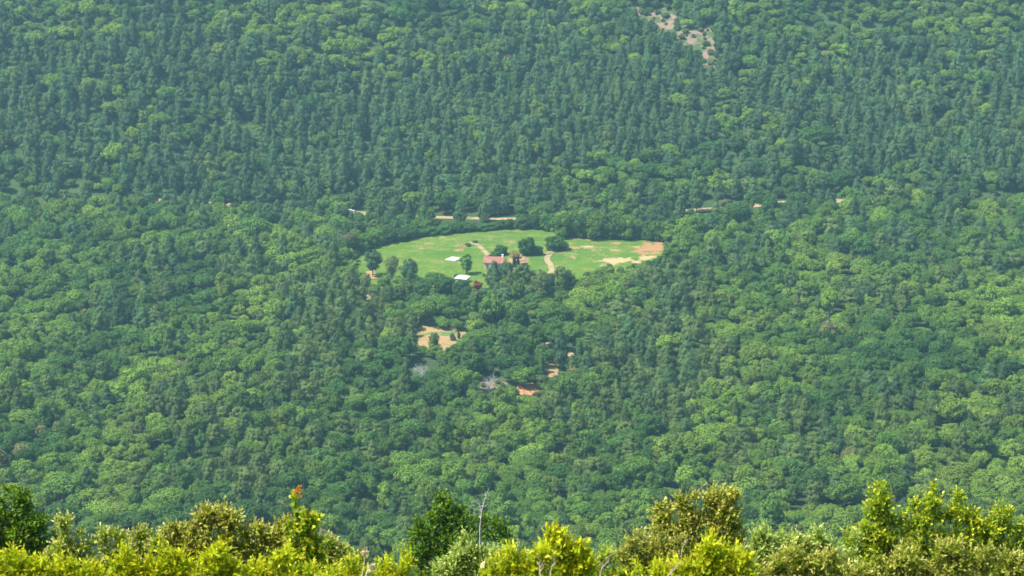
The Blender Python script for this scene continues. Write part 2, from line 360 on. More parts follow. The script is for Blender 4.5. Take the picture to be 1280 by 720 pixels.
# ------------------------------------------------------------------ tree kinds
def quads(P, N, s, rg, asp=1.0, up=None):
    n = len(P); t = rg.randn(n, 3)
    if up is not None: t = np.array([0, 0, 1.])*up+t*(1-up)
    t = unit(t-N*(t*N).sum(1, keepdims=True)); b = np.cross(N, t); s = np.broadcast_to(s, (n,))[:,None]
    t = t*s*asp; b = b*s
    V = np.stack([P-t, P+b*.8-t*.1, P+t, P-b*.8+t*.1], 1).reshape(-1, 3)
    return V, np.arange(n*4, dtype=np.int32).reshape(n, 4)
def sphere_pts(n, rg): return unit(rg.randn(n, 3))
def oak(seed, H=8.0, W=3.5, flat=1.0, nc=46, leaf=.27, per=120, low=0.0):
    rg = np.random.RandomState(seed); zc = H*(.60-.12*low); hz = H*(.36+.13*low)*flat
    D = sphere_pts(nc*3, rg); D = D[D[:,2] > -.45-.5*low][:nc]
    rad = rg.uniform(.55, 1.08, len(D)); lob = 1+.32*np.sin(np.arctan2(D[:,1], D[:,0])*rg.randint(1,4)+rg.rand()*6)
    cr = rg.uniform(.18, .42, len(D))*W
    C = np.stack([D[:,0]*(W-.55*cr)*rad*lob, D[:,1]*(W-.55*cr)*rad*lob, zc+D[:,2]*(hz-.3*cr)*rad], -1)
    parts = []
    for c, r in zip(C, cr):
        n = int(per*(r/(.33*W))**2); d = sphere_pts(n, rg)
        out = unit((c-np.array([0, 0, zc-hz*.6]))[None])
        keep = (d*out).sum(1) > -.45+rg.rand(n)*.3; d = d[keep]
        P = c+d*(r*rg.uniform(.72, 1.12, len(d)))[:,None]*np.array([1, 1, .85])
        N = unit(d+.38*rg.randn(len(d), 3)+np.array([0, 0, .2]))
        parts.append(quads(P, N, leaf*rg.uniform(.6, 1.15, len(d)), rg, 1.15))
    d = sphere_pts(260, rg); P = np.array([0, 0, zc])+d*np.array([W, W, hz])*(rg.uniform(.1, .8, 260))[:,None]
    parts.append(quads(P, unit(d+.6*rg.randn(260, 3)), .45, rg))
    tr = []
    tr.append(tube([(0,0,-.6),(.05,.03,H*.2),(.1,-.05,H*.42),(0,.05,H*.62)], [.26,.2,.15,.06]))
    for i in rg.choice(len(C), 9, False): 
        z0 = rg.uniform(.2, .42)*H; m = np.array([0,0,z0]); tr.append(tube([m, m*.55+C[i]*.45-np.array([0,0,.25]), C[i]], [.1,.07,.025], 5))
    return cat_mesh(tr), cat_mesh(parts)
def pine(seed, H=11.0, W=2.6, base=.24, dens=1.0, flat=False, dome=False):
    rg = np.random.RandomState(seed); parts = []; tr = []
    tr.append(tube([(0,0,-.6),(.08,.02,H*.3),(-.05,.1,H*.65),(0,0,H*.94)], [.22,.17,.11,.03]))
    z = base*H; k = 0
    lean = rg.uniform(-.05, .05, 2)
    while z < H*.97:
        t = (z/H-base)/(1-base)
        if flat: r = W*(1-abs(t-.62)*1.2)*rg.uniform(.75, 1.1)
        elif dome: r = W*max(.05, 1-((t-.42)/.62)**2)**.5*rg.uniform(.75, 1.06)
        else: r = W*(1-t**1.12)**.85*min(1, .62+t*1.8)*rg.uniform(.72, 1.08)*(1+.18*math.sin(z*1.9+seed))+.2
        nb = max(3, int(round(2.0+2.3*r)))
        a0 = rg.rand()*6.28
        for j in range(nb):
            a = a0+j*6.283/nb+rg.uniform(-.4, .4); rr = r*rg.uniform(.55, 1.08)
            c = np.array([math.cos(a)*rr+lean[0]*z, math.sin(a)*rr+lean[1]*z, z+rr*rg.uniform(.05, .45)])
            cs = np.array([.78, .78, .80])*rg.uniform(.7, 1.3)*(1 if r > .7 else .6)
            n = int(46*dens); d = sphere_pts(n, rg); P = c+d*cs*rg.uniform(.3, 1.1, n)[:,None]+np.array([0,0,.15])
            # inner part of the bough
            q = rg.rand(n//4, 1); P2 = np.array([lean[0]*z, lean[1]*z, z])*(1-q)+c*q+rg.randn(n//4, 3)*.16
            o = unit(np.array([math.cos(a), math.sin(a), .6]))
            N = unit(d*.7+o*1.2+.22*rg.randn(n, 3))
            parts.append(quads(P, N, rg.uniform(.10, .19, n), rg, 2.0, .55))
            parts.append(quads(P2, unit(o+.6*rg.randn(len(P2), 3)), .16, rg, 1.8, .4))
            if k % 2 == 0: tr.append(tube([(lean[0]*z, lean[1]*z, z-.1), c], [.05, .015], 4))
            k += 1
        z += rg.uniform(.48, .72)*(1.0 if r > .8 else .75)
    n = int(60*dens); d = sphere_pts(n, rg); P = np.array([lean[0]*H, lean[1]*H, H*.97])+d*np.array([.3,.3,.6]); parts.append(quads(P, unit(d+.4*rg.randn(n,3)), .12, rg, 2.1, .7))
    return cat_mesh(tr), cat_mesh(parts)
def scrub(seed, H=2.2, W=1.6):
    rg = np.random.RandomState(seed); parts = []; tr = []
    for i in range(14):
        d = unit(rg.randn(3)); d[2] = abs(d[2]); c = d*np.array([W*.75, W*.75, H*.6])*rg.uniform(.6, 1)+np.array([0,0,H*.3]); r = rg.uniform(.35, .6)*W*.7
        dd = sphere_pts(110, rg); P = c+dd*r*rg.uniform(.7, 1.1, 110)[:,None]
        parts.append(quads(P, unit(dd+.5*rg.randn(110, 3)+np.array([0,0,.3])), .17*rg.uniform(.6, 1.2, 110), rg, 1.2))
        if i < 6: tr.append(tube([(0,0,-.3), c*.6, c], [.05,.04,.015], 4))
    return cat_mesh(tr), cat_mesh(parts)
def column(seed, H=4.5, W=.55):
    rg = np.random.RandomState(seed); n = 1500; z = rg.rand(n); r = W*np.clip(np.sin(np.pi*np.clip(z*.85+.15, 0, 1))**.6, .05, 1)*rg.uniform(.75, 1.08, n); a = rg.rand(n)*6.283
    d = np.stack([np.cos(a), np.sin(a), np.full(n, .3)], -1); P = np.stack([np.cos(a)*r, np.sin(a)*r, .3+z*(H-.3)], -1)
    return tube([(0,0,-.4),(0,0,1),(0,0,H*.8)], [.12,.1,.03]), quads(P, unit(d+.4*rg.randn(n, 3)), .13, rg, 1.8, .8)
def bare(seed, H=6.0, W=2.6):
    rg = np.random.RandomState(seed); tr = []
    def grow(p, d, l, r, dep):
        q = p+d*l*.55+rg.randn(3)*.06*l; e = q+unit(d+rg.randn(3)*.25)*l*.5; tr.append(tube([p, q, e], [r, r*.75, r*.5], 5))
        if dep == 0: return
        for k in range(3 if dep > 1 else 4):
            nd = unit(d+rg.randn(3)*.62+np.array([0,0,.12])); grow(q+(e-q)*rg.rand(), nd, l*rg.uniform(.55, .8), r*.5, dep-1)
    for k in range(3): grow(np.array([0,0,-.3]), unit(np.array([rg.randn()*.25, rg.randn()*.25, 1])), H*.42, .16, 4)
    return cat_mesh(tr), None
PRO = []       # (trunk mesh, crown mesh, joined mesh, nominal height, nominal width)
def proto(key, geo, leaf, bark='bark', H=8, W=7):
    tr, cr = geo
    tm = mesh_np('trunk', *tr, [M[bark]], smooth=True)
    cm = jm = None
    if cr is not None:
        cm = mesh_np('crown', *cr, [M[leaf]])
        V, F = cat_mesh([tr, cr]); jm = mesh_np(key, V, F, [M[bark], M[leaf]], np.r_[np.zeros(len(tr[1]), int), np.ones(len(cr[1]), int)])
    PRO.append((tm, cm, jm, H, W)); return len(PRO)-1
OAK = {'mid':[], 'bright':[], 'dark':[]}; PINE = {'grey':[], 'olive':[]}; SCR = []
for i, (H, W, fl) in enumerate([(8,3.6,1.0),(6.5,3.9,.8),(9,3.3,1.15),(7,4.4,.8),(8.5,3.9,1.0),(6,3.2,.9)]):
    ge = oak(100+i, H, W, fl)
    for key in OAK: OAK[key].append(proto('oak_'+key+str(i), ge, 'oak_'+key, 'bark', H, 2*W))
for i, (H, W, b) in enumerate([(11.5,3.6,.12),(12.5,3.3,.16),(10.5,4.1,.12),(13,3.9,.18),(9.5,3.2,.10),(11,4.3,.14)]):
    ge = pine(200+i, H, W, b)
    PINE['grey'].append(proto('pine_grey'+str(i), ge, 'pine', 'bark', H, 2*W)); PINE['olive'].append(proto('pine_olive'+str(i), ge, 'pine_olive', 'bark', H, 2*W))
p_dry = proto('oak_dry', oak(150, 7, 3.2, 1.0), 'dry_oak', 'bark', 7, 6.4)
PINE['olive'] = PINE['olive'][:3]
for i, (H, W, b) in enumerate([(9,3.4,.14),(8.5,3.9,.18),(10,3.3,.2),(7.5,3.2,.15)]):
    ge = pine(220+i, H, W, b, 1.15, False, True); PINE['olive'].append(proto('pine_dome'+str(i), ge, 'pine_olive', 'bark', H, 2*W)); PINE['olive'].append(PINE['olive'][-1])
    if i < 2: PINE['grey'].append(proto('pine_dome_grey'+str(i), ge, 'pine', 'bark', H, 2*W))
for i in range(3): SCR.append(proto('scrub'+str(i), scrub(300+i), 'scrub', 'bark', 2.2, 3.2))

def plant(name, pid, loc, rotz, sc, label, cat, group=None, leaf=None):
    tm, cm, jm, H, W = PRO[pid]
    r = empty(name, tuple(loc), rotz, sc)
    obj('trunk', tm, r)
    if cm: obj('crown', cm, r)
    return tag(r, label, cat, group)

# ------------------------------------------------------------------ trees that can be told apart in the picture (px, top, foot, crown width in px)
TAKEN = []      # their feet, kept clear of the wood
def special(name, pid, px, top, foot, wpx, label, cat='tree', group=None, rot=None):
    X, Y, Z = [float(v) for v in hit(px, foot)]
    f = project(X, Y, Z)[2]; h = (foot-top)/FPX*f/CP; w = wpx/FPX*f
    tm, cm, jm, H, W = PRO[pid]
    TAKEN.append((X, Y, w*.5))
    return plant(name, pid, (X, Y, Z), random.random()*6.28 if rot is None else rot, (w/W, w/W, h/H), label, cat, group)
def pr(key, geo, leaf, H, W, bark='bark'): return proto(key, geo, leaf, bark, H, W)
p_flat = pr('flat_pine', pine(401, 9, 3.2, .34, 1.2, False, True), 'pine', 9, 6.4)
p_sparse = pr('sparse_pine', pine(402, 10, 3.0, .3, .55, False, True), 'pine_olive', 10, 5.6)
p_round = pr('round_oak', oak(403, 8, 3.6, 1.0, 70, low=1.0), 'oak_dark', 8, 7.2)
p_round2 = pr('round_oak_mid', oak(413, 8, 3.6, 1.0, 70, low=1.0), 'oak_mid', 8, 7.2)
p_fresh = pr('fresh_poplar', oak(404, 9, 2.4, 1.0, 48, .24, low=.8), 'fresh', 9, 4.8)
p_cyp = pr('cypress', column(405), 'cypress', 4.5, 1.1)
p_ochre = pr('ochre', oak(406, 4, 2.4, 1, 26, .22), 'ochre', 4, 4.8)
p_rust = pr('rust', oak(407, 6, 2.2, 1, 30, .22), 'rust', 6, 4.4)
p_bare = proto('bare', bare(408), None, 'deadwood', 6, 6); p_bare2 = proto('bare', bare(409), None, 'deadwood', 6, 6)
special('oak_tree', p_round, 660, 294, 319, 21, 'tall dark round oak standing alone in the meadow right of the farmhouse')
special('oak_tree', p_round, 673, 306, 319, 14, 'small dark oak filling the gap between two bigger meadow oaks')
special('oak_tree', p_round, 693, 294, 312, 28, 'broad low dark oak at the sandy track in the meadow')
special('oak_tree', p_round, 627, 305, 319, 17, 'dark oak rising behind the right end of the farmhouse roof')
special('oak_tree', p_round, 619, 313, 324, 15, 'low dark oak crouching close behind the farmhouse ridge')
special('poplar_tree', p_fresh, 583, 316, 343, 15, 'fresh pale green tree standing in the meadow beside the concrete slab')
special('pine_tree', p_flat, 466, 316, 346, 22, 'rounded open pine over orange earth at the meadow edge')
special('pine_tree', p_sparse, 489, 321, 352, 18, 'thin see through pine against the left half of the meadow')
special('pine_tree', PINE['grey'][7], 512, 328, 362, 24, 'dark grey green pine standing out against the meadow grass')
special('pine_tree', PINE['grey'][2], 617, 327.5, 360, 27, 'grey green pine hiding the front wall of the farmhouse')
special('pine_tree', PINE['grey'][6], 633, 329, 360, 19, 'narrow pine in front of the right end of the farmhouse')
special('cypress_tree', p_cyp, 643, 321, 335, 4.4, 'dark slim cypress, the taller of a pair beside the farmhouse', rot=0)
special('cypress_tree', p_cyp, 647.5, 323, 335, 4.4, 'dark slim cypress, the shorter of a pair beside the farmhouse', rot=1)
special('dry_shrub', p_ochre, 644, 315, 323, 15, 'ochre dried hedge shrub behind the two cypresses', 'shrub')
special('rust_tree', p_rust, 597, 350, 367, 13, 'rust red withered tree below the farmhouse')
special('pine_tree', PINE['olive'][3], 543, 417, 446, 14, 'slim soft pine standing in the orange clearing')
special('scrub_bush', SCR[1], 566, 416, 426, 8, 'round bush in the orange clearing', 'shrub')
special('scrub_bush', SCR[0], 573, 413, 424, 6, 'narrow bush at the end of the orange clearing', 'shrub')
special('dead_tree', p_bare, 527, 448, 474, 26, 'bare pale grey dead tree near the orange clearing')
special('dead_tree', p_bare2, 611, 462, 490, 26, 'bare grey dead tree on dull brown ground by the red bank')
special('scrub_bush', SCR[0], 594, 300, 304, 7, 'small dark bush at the upper end of the meadow track', 'shrub')
special('scrub_bush', SCR[1], 585, 303, 308, 9, 'small grey green bush at the bend of the meadow track', 'shrub')
special('scrub_bush', SCR[2], 762, 329, 337, 8, 'small bush at the lower edge of the sandy patch', 'shrub')
special('oak_tree', OAK['dark'][1], 571, 342, 350, 9, 'little dark oak touching the white roofed shed')
G1 = 'dark oaks along the far edge of the meadow'
line = [(430,322),(455,312),(478,306),(503,300.5),(527,296),(550,293),(580,290),(610,288),(640,286.5),(668,287.5)]
s = 0.0
for i in range(17):
    q = i/16*(len(line)-1); x = np.interp(q, range(len(line)), [a for a,b in line]); y = np.interp(q, range(len(line)), [b for a,b in line])
    hgt = random.uniform(9, 14) if 7 <= i <= 14 else random.uniform(15, 28)
    special('oak_tree', random.choice([p_round, p_round, p_round2]), x+random.uniform(-3, 3), y-hgt-1, y-1, random.uniform(18, 24), 'dark rounded oak in the hedge along the far edge of the meadow', 'tree', G1)
G2 = 'tall oaks behind the bare right end of the meadow'
for x, t, f, w in [(702,266,297,26),(713,262,294,28),(728,263,297,30),(742,266,299,28),(752,262,297,30),(768,264,298,28),(781,268,299,26),(795,272,298,26),(809,274,299,24),(822,276,301,24),(684,264,288,24),(672,258,285,22)]:
    special('oak_tree', random.choice([p_round2, p_round2, p_round]), x, t, f, w, 'big green oak in the thick clump behind the right half of the meadow', 'tree', G2)
for x in (788, 795, 803, 811):
    special('scrub_bush', SCR[x % 3], x, 295.5, 299.5, 10, 'low pale green shrub along the bare earth end of the meadow', 'shrub', 'pale shrubs at the bare end')
for x, y, w in [(842,300,26),(850,318,28),(838,330,24)]:
    special('oak_tree', OAK['mid'][x % 4], x, y-18, y+6, w, 'green oak closing the orange right end of the meadow', 'tree', 'oaks at the orange end of the meadow')

rg_ = np.random.RandomState(55)
SCAR = [(794,10),(828,7),(844,18),(848,32),(874,28),(894,34),(898,50),(894,88),(878,78),(866,62),(848,52),(826,40),(800,28)]
for i in range(150):
    xx, yy = rg_.uniform(796, 898), rg_.uniform(8, 86)
    if not inside(SCAR, xx, yy-1) or rg_.rand() < .25: continue
    hh = rg_.uniform(3, 8); special('scrub_bush', SCR[i % 3] if i % 4 else p_round2, xx, yy-hh, yy, hh*rg_.uniform(.9, 1.6), 'low bush growing in the brown scar high on the hillside', 'shrub', 'bushes in the brown hillside scar')
for xx, yy in ((604,484),(618,490),(628,484),(636,489),(622,480)):
    special('scrub_bush', SCR[xx % 3], xx, yy-6, yy, 8, 'low bush on the dull brown ground by the dead trees', 'shrub', 'bushes by the dead trees')
for i in range(46):
    k = rg_.randint(1, len(rows)-4); r0 = rows[k]; r1 = rows[k+1]; q = rg_.rand(); yy = r0[0]*(1-q)+r1[0]*q
    sd = rg_.rand() < .5; xx = (r0[1]*(1-q)+r1[1]*q) if sd else (r0[2]*(1-q)+r1[2]*q)
    xx += (1 if sd else -1)*rg_.uniform(-3, 9)*(.4 if yy > 297 and not sd else 1)
    hh = rg_.uniform(3.5, 11); special('scrub_bush', SCR[i % 3] if i % 3 else p_round, xx, yy-hh, yy, hh*rg_.uniform(1.1, 1.9), 'small wild bush on the ragged border of the meadow', 'shrub', 'bushes on the meadow border')
# ------------------------------------------------------------------ the wood: scatter over everything the camera can see
CLEAR = [   # what the picture shows in the open, so no crown stands before it
 [(449,315),(470,307),(500,301),(530,296),(560,291),(600,288),(650,286),(690,288),(700,297),(760,297),(829,300),(833,310),(824,319),(800,327),(772,332),(735,333),(700,335),(690,340),(682,334),(676,322),(655,334),(634,335),(605,331),(600,336),(588,352),(566,350),(556,338),(538,336),(526,344),(510,334),(498,340),(480,336),(474,346),(456,346)],
 [(520,409),(534,407),(550,412),(566,410),(580,412),(582,420),(566,430),(556,436),(548,428),(530,434),(522,428)],
 [(548,270),(640,272),(640,276),(548,275)], [(868,259),(892,257),(892,264),(868,266)], [(433,257.5),(446,257.5),(446,264),(433,264)],
 [(646,480),(672,479),(672,490),(648,491)], [(688,431),(716,442),(712,446),(690,437)], [(687,457),(698,457),(697,469),(687,470)],
 [(797,12),(828,9),(842,22),(846,40),(822,34),(800,24)], [(846,38),(874,32),(891,38),(891,62),(866,58),(850,48)], [(868,58),(891,62),(891,82),(878,76)],
 [(516,446),(540,446),(540,468),(516,468)],[(600,462),(624,462),(624,489),(600,489)],
 [(450,264),(460,265),(459,269),(450,269)],[(604,319),(638,319),(638,333),(604,331)],[(591,351),(603,351),(602,363),(592,363)],
 [(452,370),(462,368),(466,371),(454,373)],
]
FIELD = [(r[1]-2, r[0]) for r in rows]+[(r[2]+2, r[0]) for r in rows[::-1]]
PINES = [   # (cx, cy, rx, ry, weight) where pines prevail
 (500,180,190,85,.95),(700,150,190,100,.95),(820,110,110,80,.9),(380,200,60,80,.9),(640,240,200,28,.9),(560,110,100,30,.5),
 (440,400,75,36,.95),(395,465,38,36,.8),(500,420,30,18,.6),(815,470,80,55,.9),(850,385,50,28,.75),(745,520,55,38,.7),(830,530,40,30,.5),(430,580,50,30,.35),
 (640,360,60,18,.5),(480,350,40,14,.6),(720,610,30,20,.6),(430,560,60,40,.3),(470,640,25,20,.5)]
OAKS = [(780,235,95,26,.95),(470,45,130,40,.8),(760,10,80,22,.6),(560,85,40,14,.6)]
def darts(y0, y1, rmin, rmax):
    rg = random.Random(int(y0)); area = .55*(y0+y1)/2*(y1-y0); cell = {}; out = []; g = rmax
    for k in range(int(area/(rmin*rmin)*3.2)):
        y = rg.uniform(y0, y1); hw = .27*y; x = rg.uniform(-hw, hw); r = rmin+(rmax-rmin)*rg.random()**1.4
        i, j = int(x//g), int(y//g); good = True
        for a in (i-1, i, i+1):
            for b in (j-1, j, j+1):
                for (u_, v_, w_) in cell.get((a, b), ()):
                    m = .5*(r+w_)
                    if (u_-x)**2+(v_-y)**2 < m*m: good = False; break
                if not good: break
            if not good: break
        if good: cell.setdefault((i, j), []).append((x, y, r)); out.append((x, y, r))
    return out
cand = np.array(darts(590, 1060, 3.6, 8.2)+darts(1060, 1640, 4.4, 9.2)); crad = cand[:,2]; cand = cand[:,:2]
X, Y = cand.T; Z = terrain(X, Y); px, py, f = project(X, Y, Z)
keep = (px > -130) & (px < 1410) & (py > -60) & (py < 775) & ~inside(FIELD, px, py)
X, Y, Z, px, py, f, crad = [v[keep] for v in (X, Y, Z, px, py, f, crad)]
tk = np.array(TAKEN); d = np.sqrt((X[:,None]-tk[:,0])**2+(Y[:,None]-tk[:,1])**2); ok = (d > tk[:,2]*.75+1.0).all(1)
# keep road free
rX, rY, rZ = hit(*np.array(ROAD, float).T); rd = np.abs(Y-np.interp(X, rX, rY)); ok &= rd > 3.6
X, Y, Z, px, py, f, crad = [v[ok] for v in (X, Y, Z, px, py, f, crad)]
n = len(X)
pp = np.full(n, .10)
side = (px < 360) | (px > 900)
pp = np.where(side, np.where((py > 60) & (py < 262), .82, .12), pp)
pp = np.where(side, np.clip(pp+(fbm(X/55+3, Y/70)-.5)*1.6, .03, .97), pp+(fbm(X/35+3, Y/45)-.5)*.35)
for cx, cy_, rx, ry, w in PINES: pp = np.maximum(pp, w*np.clip(1.6-1.0*np.sqrt(((px-cx)/rx)**2+((py-cy_)/ry)**2), 0, 1))
for cx, cy_, rx, ry, w in OAKS: pp = np.minimum(pp, 1-w*np.clip(1.6-np.sqrt(((px-cx)/rx)**2+((py-cy_)/ry)**2), 0, 1))
isp = rs.rand(n) < pp
var = np.zeros(n, int)
tone = .5+1.35*(fbm(X/38+20, Y/50+8)-.5)+rs.uniform(-.12, .12, n)
tone += np.where((py > 345) & (py < 430) & (px > 640), .12, 0)+np.where((py > 485) & (py < 570), .05, 0)+np.where((py < 80) & (px < 640), .05, 0)-np.where((py > 240) & (py < 300), .08, 0)
for i in range(n):
    if isp[i]:
        var[i] = random.choice(PINE['olive' if (py[i] > 330 and rs.rand() < .75) or rs.rand() < .12 else 'grey'])
    elif rs.rand() < .006: var[i] = p_dry
    else:
        var[i] = random.choice(OAK['bright' if tone[i] > .57 else 'dark' if tone[i] < .36 else 'mid'])
sc = crad/6.2*np.where(isp, rs.uniform(1.05, 1.35, n), rs.uniform(.95, 1.25, n))
sc = np.where(isp, .35*1.05+.65*sc, .12+.88*sc)
sc *= np.where((py > 480) & isp, .86, 1.0)
Hn = np.array([p[3] for p in PRO], float); Wn = np.array([p[4] for p in PRO], float)
def blocked(idx, s):
    h = Hn[var[idx]]*s; w = Wn[var[idx]]*s*.5; b = np.zeros(len(idx), bool)
    for fz, fw in ((1.0, 0), (.85, -.6), (.85, .6), (.6, -1.1), (.6, 1.1), (.6, 0), (.4, 0), (.35, -1.0), (.35, 1.0)):
        a, c, _ = project(X[idx]+w*fw, Y[idx], Z[idx]+h*fz)
        for q, poly in enumerate(CLEAR): b |= inside(poly, a, c) 
    return b
alive = np.ones(n, bool); todo = np.arange(n)
for k in range(7):
    b = blocked(todo, sc[todo]); todo = todo[b]
    if not len(todo): break
    sc[todo] *= .8
alive[todo] = False
tiny = alive & (sc < .38)
var[tiny] = rs.choice(SCR, tiny.sum()); sc[tiny] = rs.uniform(.5, .9, tiny.sum()); isp[tiny] = False
b = np.where(tiny)[0]; alive[b[blocked(b, sc[b]) & ~((py[b] < 110) & (rs.rand(len(b)) < .75))]] = False
X, Y, Z, px, py, f, var, sc, isp, tiny = [v[alive] for v in (X, Y, Z, px, py, f, var, sc, isp, tiny)]; n = len(X)
rotz = rs.uniform(0, 6.283, n); sxy = sc*rs.uniform(.88, 1.14, n); syy = sxy*rs.uniform(.78, 1.25, n); szz = sc*rs.uniform(.80, 1.2, n)
# the 300 oaks and 300 pines that show largest are trees of their own
size = Hn[var]*sc*Wn[var]*sc/f**2
_, pyc, _ = project(X, Y, Z+.6*Hn[var]*sc)
seen = (px > 362) & (px < 898) & (pyc < 688) & ~tiny
single = np.zeros(n, bool)
for sel in (isp, ~isp):
    c = np.where(seen & sel)[0]; c = c[np.argsort(-size[c])][:300]; single[c] = True
VK = {}
for k, l in OAK.items():
    for v in l: VK[v] = ('oak_tree', {'mid':'medium green rounded oak in the dense wood below the meadow','bright':'light yellowish green oak in the dense wood below the meadow','dark':'deep dark green oak in the dense wood below the meadow'}[k], {'mid':'medium green oaks of the lower wood','bright':'light green oaks of the lower wood','dark':'dark oaks of the lower wood'}[k])
VK[p_dry] = ('oak_tree', 'faded brownish oak in the dense wood below the meadow', 'faded brownish oaks of the lower wood')
for k, l in PINE.items():
    for v in l: VK[v] = ('pine_tree', {'grey':'blue grey green pine tree standing among the lower oaks','olive':'soft olive green pine tree standing among the lower oaks'}[k], {'grey':'grey green pines of the lower wood','olive':'olive green pines of the lower wood'}[k])
for i in np.where(single)[0]:
    nm, lb, gp = VK[var[i]]
    plant(nm, int(var[i]), (X[i], Y[i], Z[i]), rotz[i], (sxy[i], syy[i], szz[i]), lb, 'tree', gp)
pc = bpy.data.collections.new('tree_kinds')      # source meshes for the uncounted rest of the wood
used = [v for v in range(len(PRO)) if PRO[v][2] is not None]
order = {}
for k, v in enumerate(used):
    o = bpy.data.objects.new('tree_kind_%03d' % k, PRO[v][2]); pc.objects.link(o); order[v] = k
def scatter(name, idx, label, cat):
    P = np.stack([X[idx], Y[idx], Z[idx]], -1)
    me = mesh_np(name, P, np.zeros((0, 4), np.int32))
    a = me.attributes.new('kind_index', 'INT', 'POINT'); a.data.foreach_set('value', np.array([order[v] for v in var[idx]], np.int32))
    a = me.attributes.new('turn', 'FLOAT_VECTOR', 'POINT'); a.data.foreach_set('vector', np.stack([rs.uniform(-.05,.05,len(idx)), rs.uniform(-.05,.05,len(idx)), rotz[idx]], -1).astype(np.float32).ravel())
    a = me.attributes.new('size', 'FLOAT_VECTOR', 'POINT'); a.data.foreach_set('vector', np.stack([sxy[idx], syy[idx], szz[idx]], -1).astype(np.float32).ravel())
    o = obj(name, me); tag(o, label, cat, kind='stuff')
    ng = bpy.data.node_groups.new(name, 'GeometryNodeTree')
    ng.interface.new_socket('Geometry', in_out='INPUT', socket_type='NodeSocketGeometry'); ng.interface.new_socket('Geometry', in_out='OUTPUT', socket_type='NodeSocketGeometry')
    N = ng.nodes; gi = N.new('NodeGroupInput'); go = N.new('NodeGroupOutput'); iop = N.new('GeometryNodeInstanceOnPoints')
    ci = N.new('GeometryNodeCollectionInfo'); ci.inputs[0].default_value = pc; ci.inputs['Separate Children'].default_value = True; ci.inputs['Reset Children'].default_value = True
    def na(nm, dt):
        x = N.new('GeometryNodeInputNamedAttribute'); x.data_type = dt; x.inputs[0].default_value = nm; return x.outputs[0]
    lk = ng.links.new
    lk(gi.outputs[0], iop.inputs['Points']); lk(ci.outputs[0], iop.inputs['Instance']); iop.inputs['Pick Instance'].default_value = True
    lk(na('kind_index', 'INT'), iop.inputs['Instance Index']); lk(na('turn', 'FLOAT_VECTOR'), iop.inputs['Rotation']); lk(na('size', 'FLOAT_VECTOR'), iop.inputs['Scale'])
    lk(iop.outputs[0], go.inputs[0])
    md = o.modifiers.new('scatter', 'NODES'); md.node_group = ng
    return o
scatter('pine_forest', np.where(isp & ~single)[0], 'dense grey green pine forest covering the far hillside', 'forest')
scatter('oak_forest', np.where(~isp & ~single)[0], 'mass of rounded green oaks covering valley floor and hillside', 'forest')

# ------------------------------------------------------------------ farm buildings and small things
def gable_house(name, px, py, rotz, Lx, Wy, hw, hr, label, wallm, roofm, cat, chimney=True, over=.35):
    x, y, z = [float(v) for v in hit(px, py)]; h = empty(name, (x, y, z), rotz)
    m = MB(); m.prism([(-Wy/2,-.6),(Wy/2,-.6),(Wy/2,hw),(0,hw+hr),(-Wy/2,hw)], -Lx/2, Lx/2); m.build('wall', wallm, h)
    m = MB(); k = hr/(Wy/2); e = Wy/2+over; t = .16
    m.prism([(-e,hw-over*k+.03),(0,hw+hr+.03),(e,hw-over*k+.03),(e,hw-over*k+.03+t),(0,hw+hr+.03+t*1.2),(-e,hw-over*k+.03+t)], -Lx/2-over, Lx/2+over)
    rf = m.build('roof', roofm, h)
    nr = int((Lx+2*over)/.42)                   # rows of cover tiles running down both slopes
    for s in (-1, 1):
        m = MB()
        for i in range(nr):
            xx = -Lx/2-over+.21+i*.42; pts = []
            for q in (0, 1):
                yy = s*e*q; zz = hw+hr+.03-(hr+over*k)*q+t*1.1; pts.append((xx, yy, zz))
            V, F = tube(pts, [.1, .1], 5); m.add(V, F)
        m.build('tile_rows', roofm, rf)
    m = MB(); m.box(-Lx/2-over, Lx/2+over, -.14, .14, hw+hr+.12, hw+hr+.34); m.build('ridge_cap', roofm, rf)
    if chimney:
        m = MB(); m.box(Lx/2-1.3, Lx/2-.4, -.45, .45, hw+hr*.5, hw+hr+1.2); m.box(Lx/2-1.4, Lx/2-.3, -.55, .55, hw+hr+1.2, hw+hr+1.35); m.build('chimney', M['whitewash'], rf)
    y0 = -Wy/2
    m = MB(); m.box(-.5, .5, y0-.07, y0+.02, 0, 2.1); dr = m.build('door', M['wood'], h)
    m = MB(); m.box(.3, .38, y0-.13, y0-.07, 1.0, 1.1); m.build('handle', M['metal'], dr)
    for wx in (-Lx*.32, Lx*.3):
        m = MB(); m.box(wx-.4, wx+.4, y0-.04, y0+.02, 1.0, 2.1); w = m.build('window', M['glass'], h)
        m = MB(); m.box(wx-.52, wx+.52, y0-.14, y0-.04, .88, .99); m.build('sill', M['whitewash'], w)
        for sx in (-1, 1):
            m = MB(); m.box(wx+sx*.62-.2, wx+sx*.62+.2, y0-.09, y0-.03, 1.0, 2.1); m.build('shutter', M['shutter'], w)
    for s in (-1, 1):
        m = MB(); m.box(s*Lx/2-.03, s*Lx/2+.03, -.4, .4, hw*.45, hw*.45+1); m.build('window', M['glass'], h)
    return tag(h, label, cat)
gable_house('farmhouse', 618, 334, R(-7), 10.0, 6.6, 3.0, 2.3, 'farmhouse with terracotta roof and white chimney at the edge of the meadow', M['render'], M['tile'], 'house')
gable_house('tiled_shed', 654, 333, R(28), 3.2, 2.6, 2.0, .9, 'small faded ochre roofed outbuilding beside the pair of cypresses', M['render'], M['old_tile'], 'shed', False, .2)
x, y, z = [float(v) for v in hit(578, 352.5)]
h = empty('white_shed', (x, y, z), R(-24))
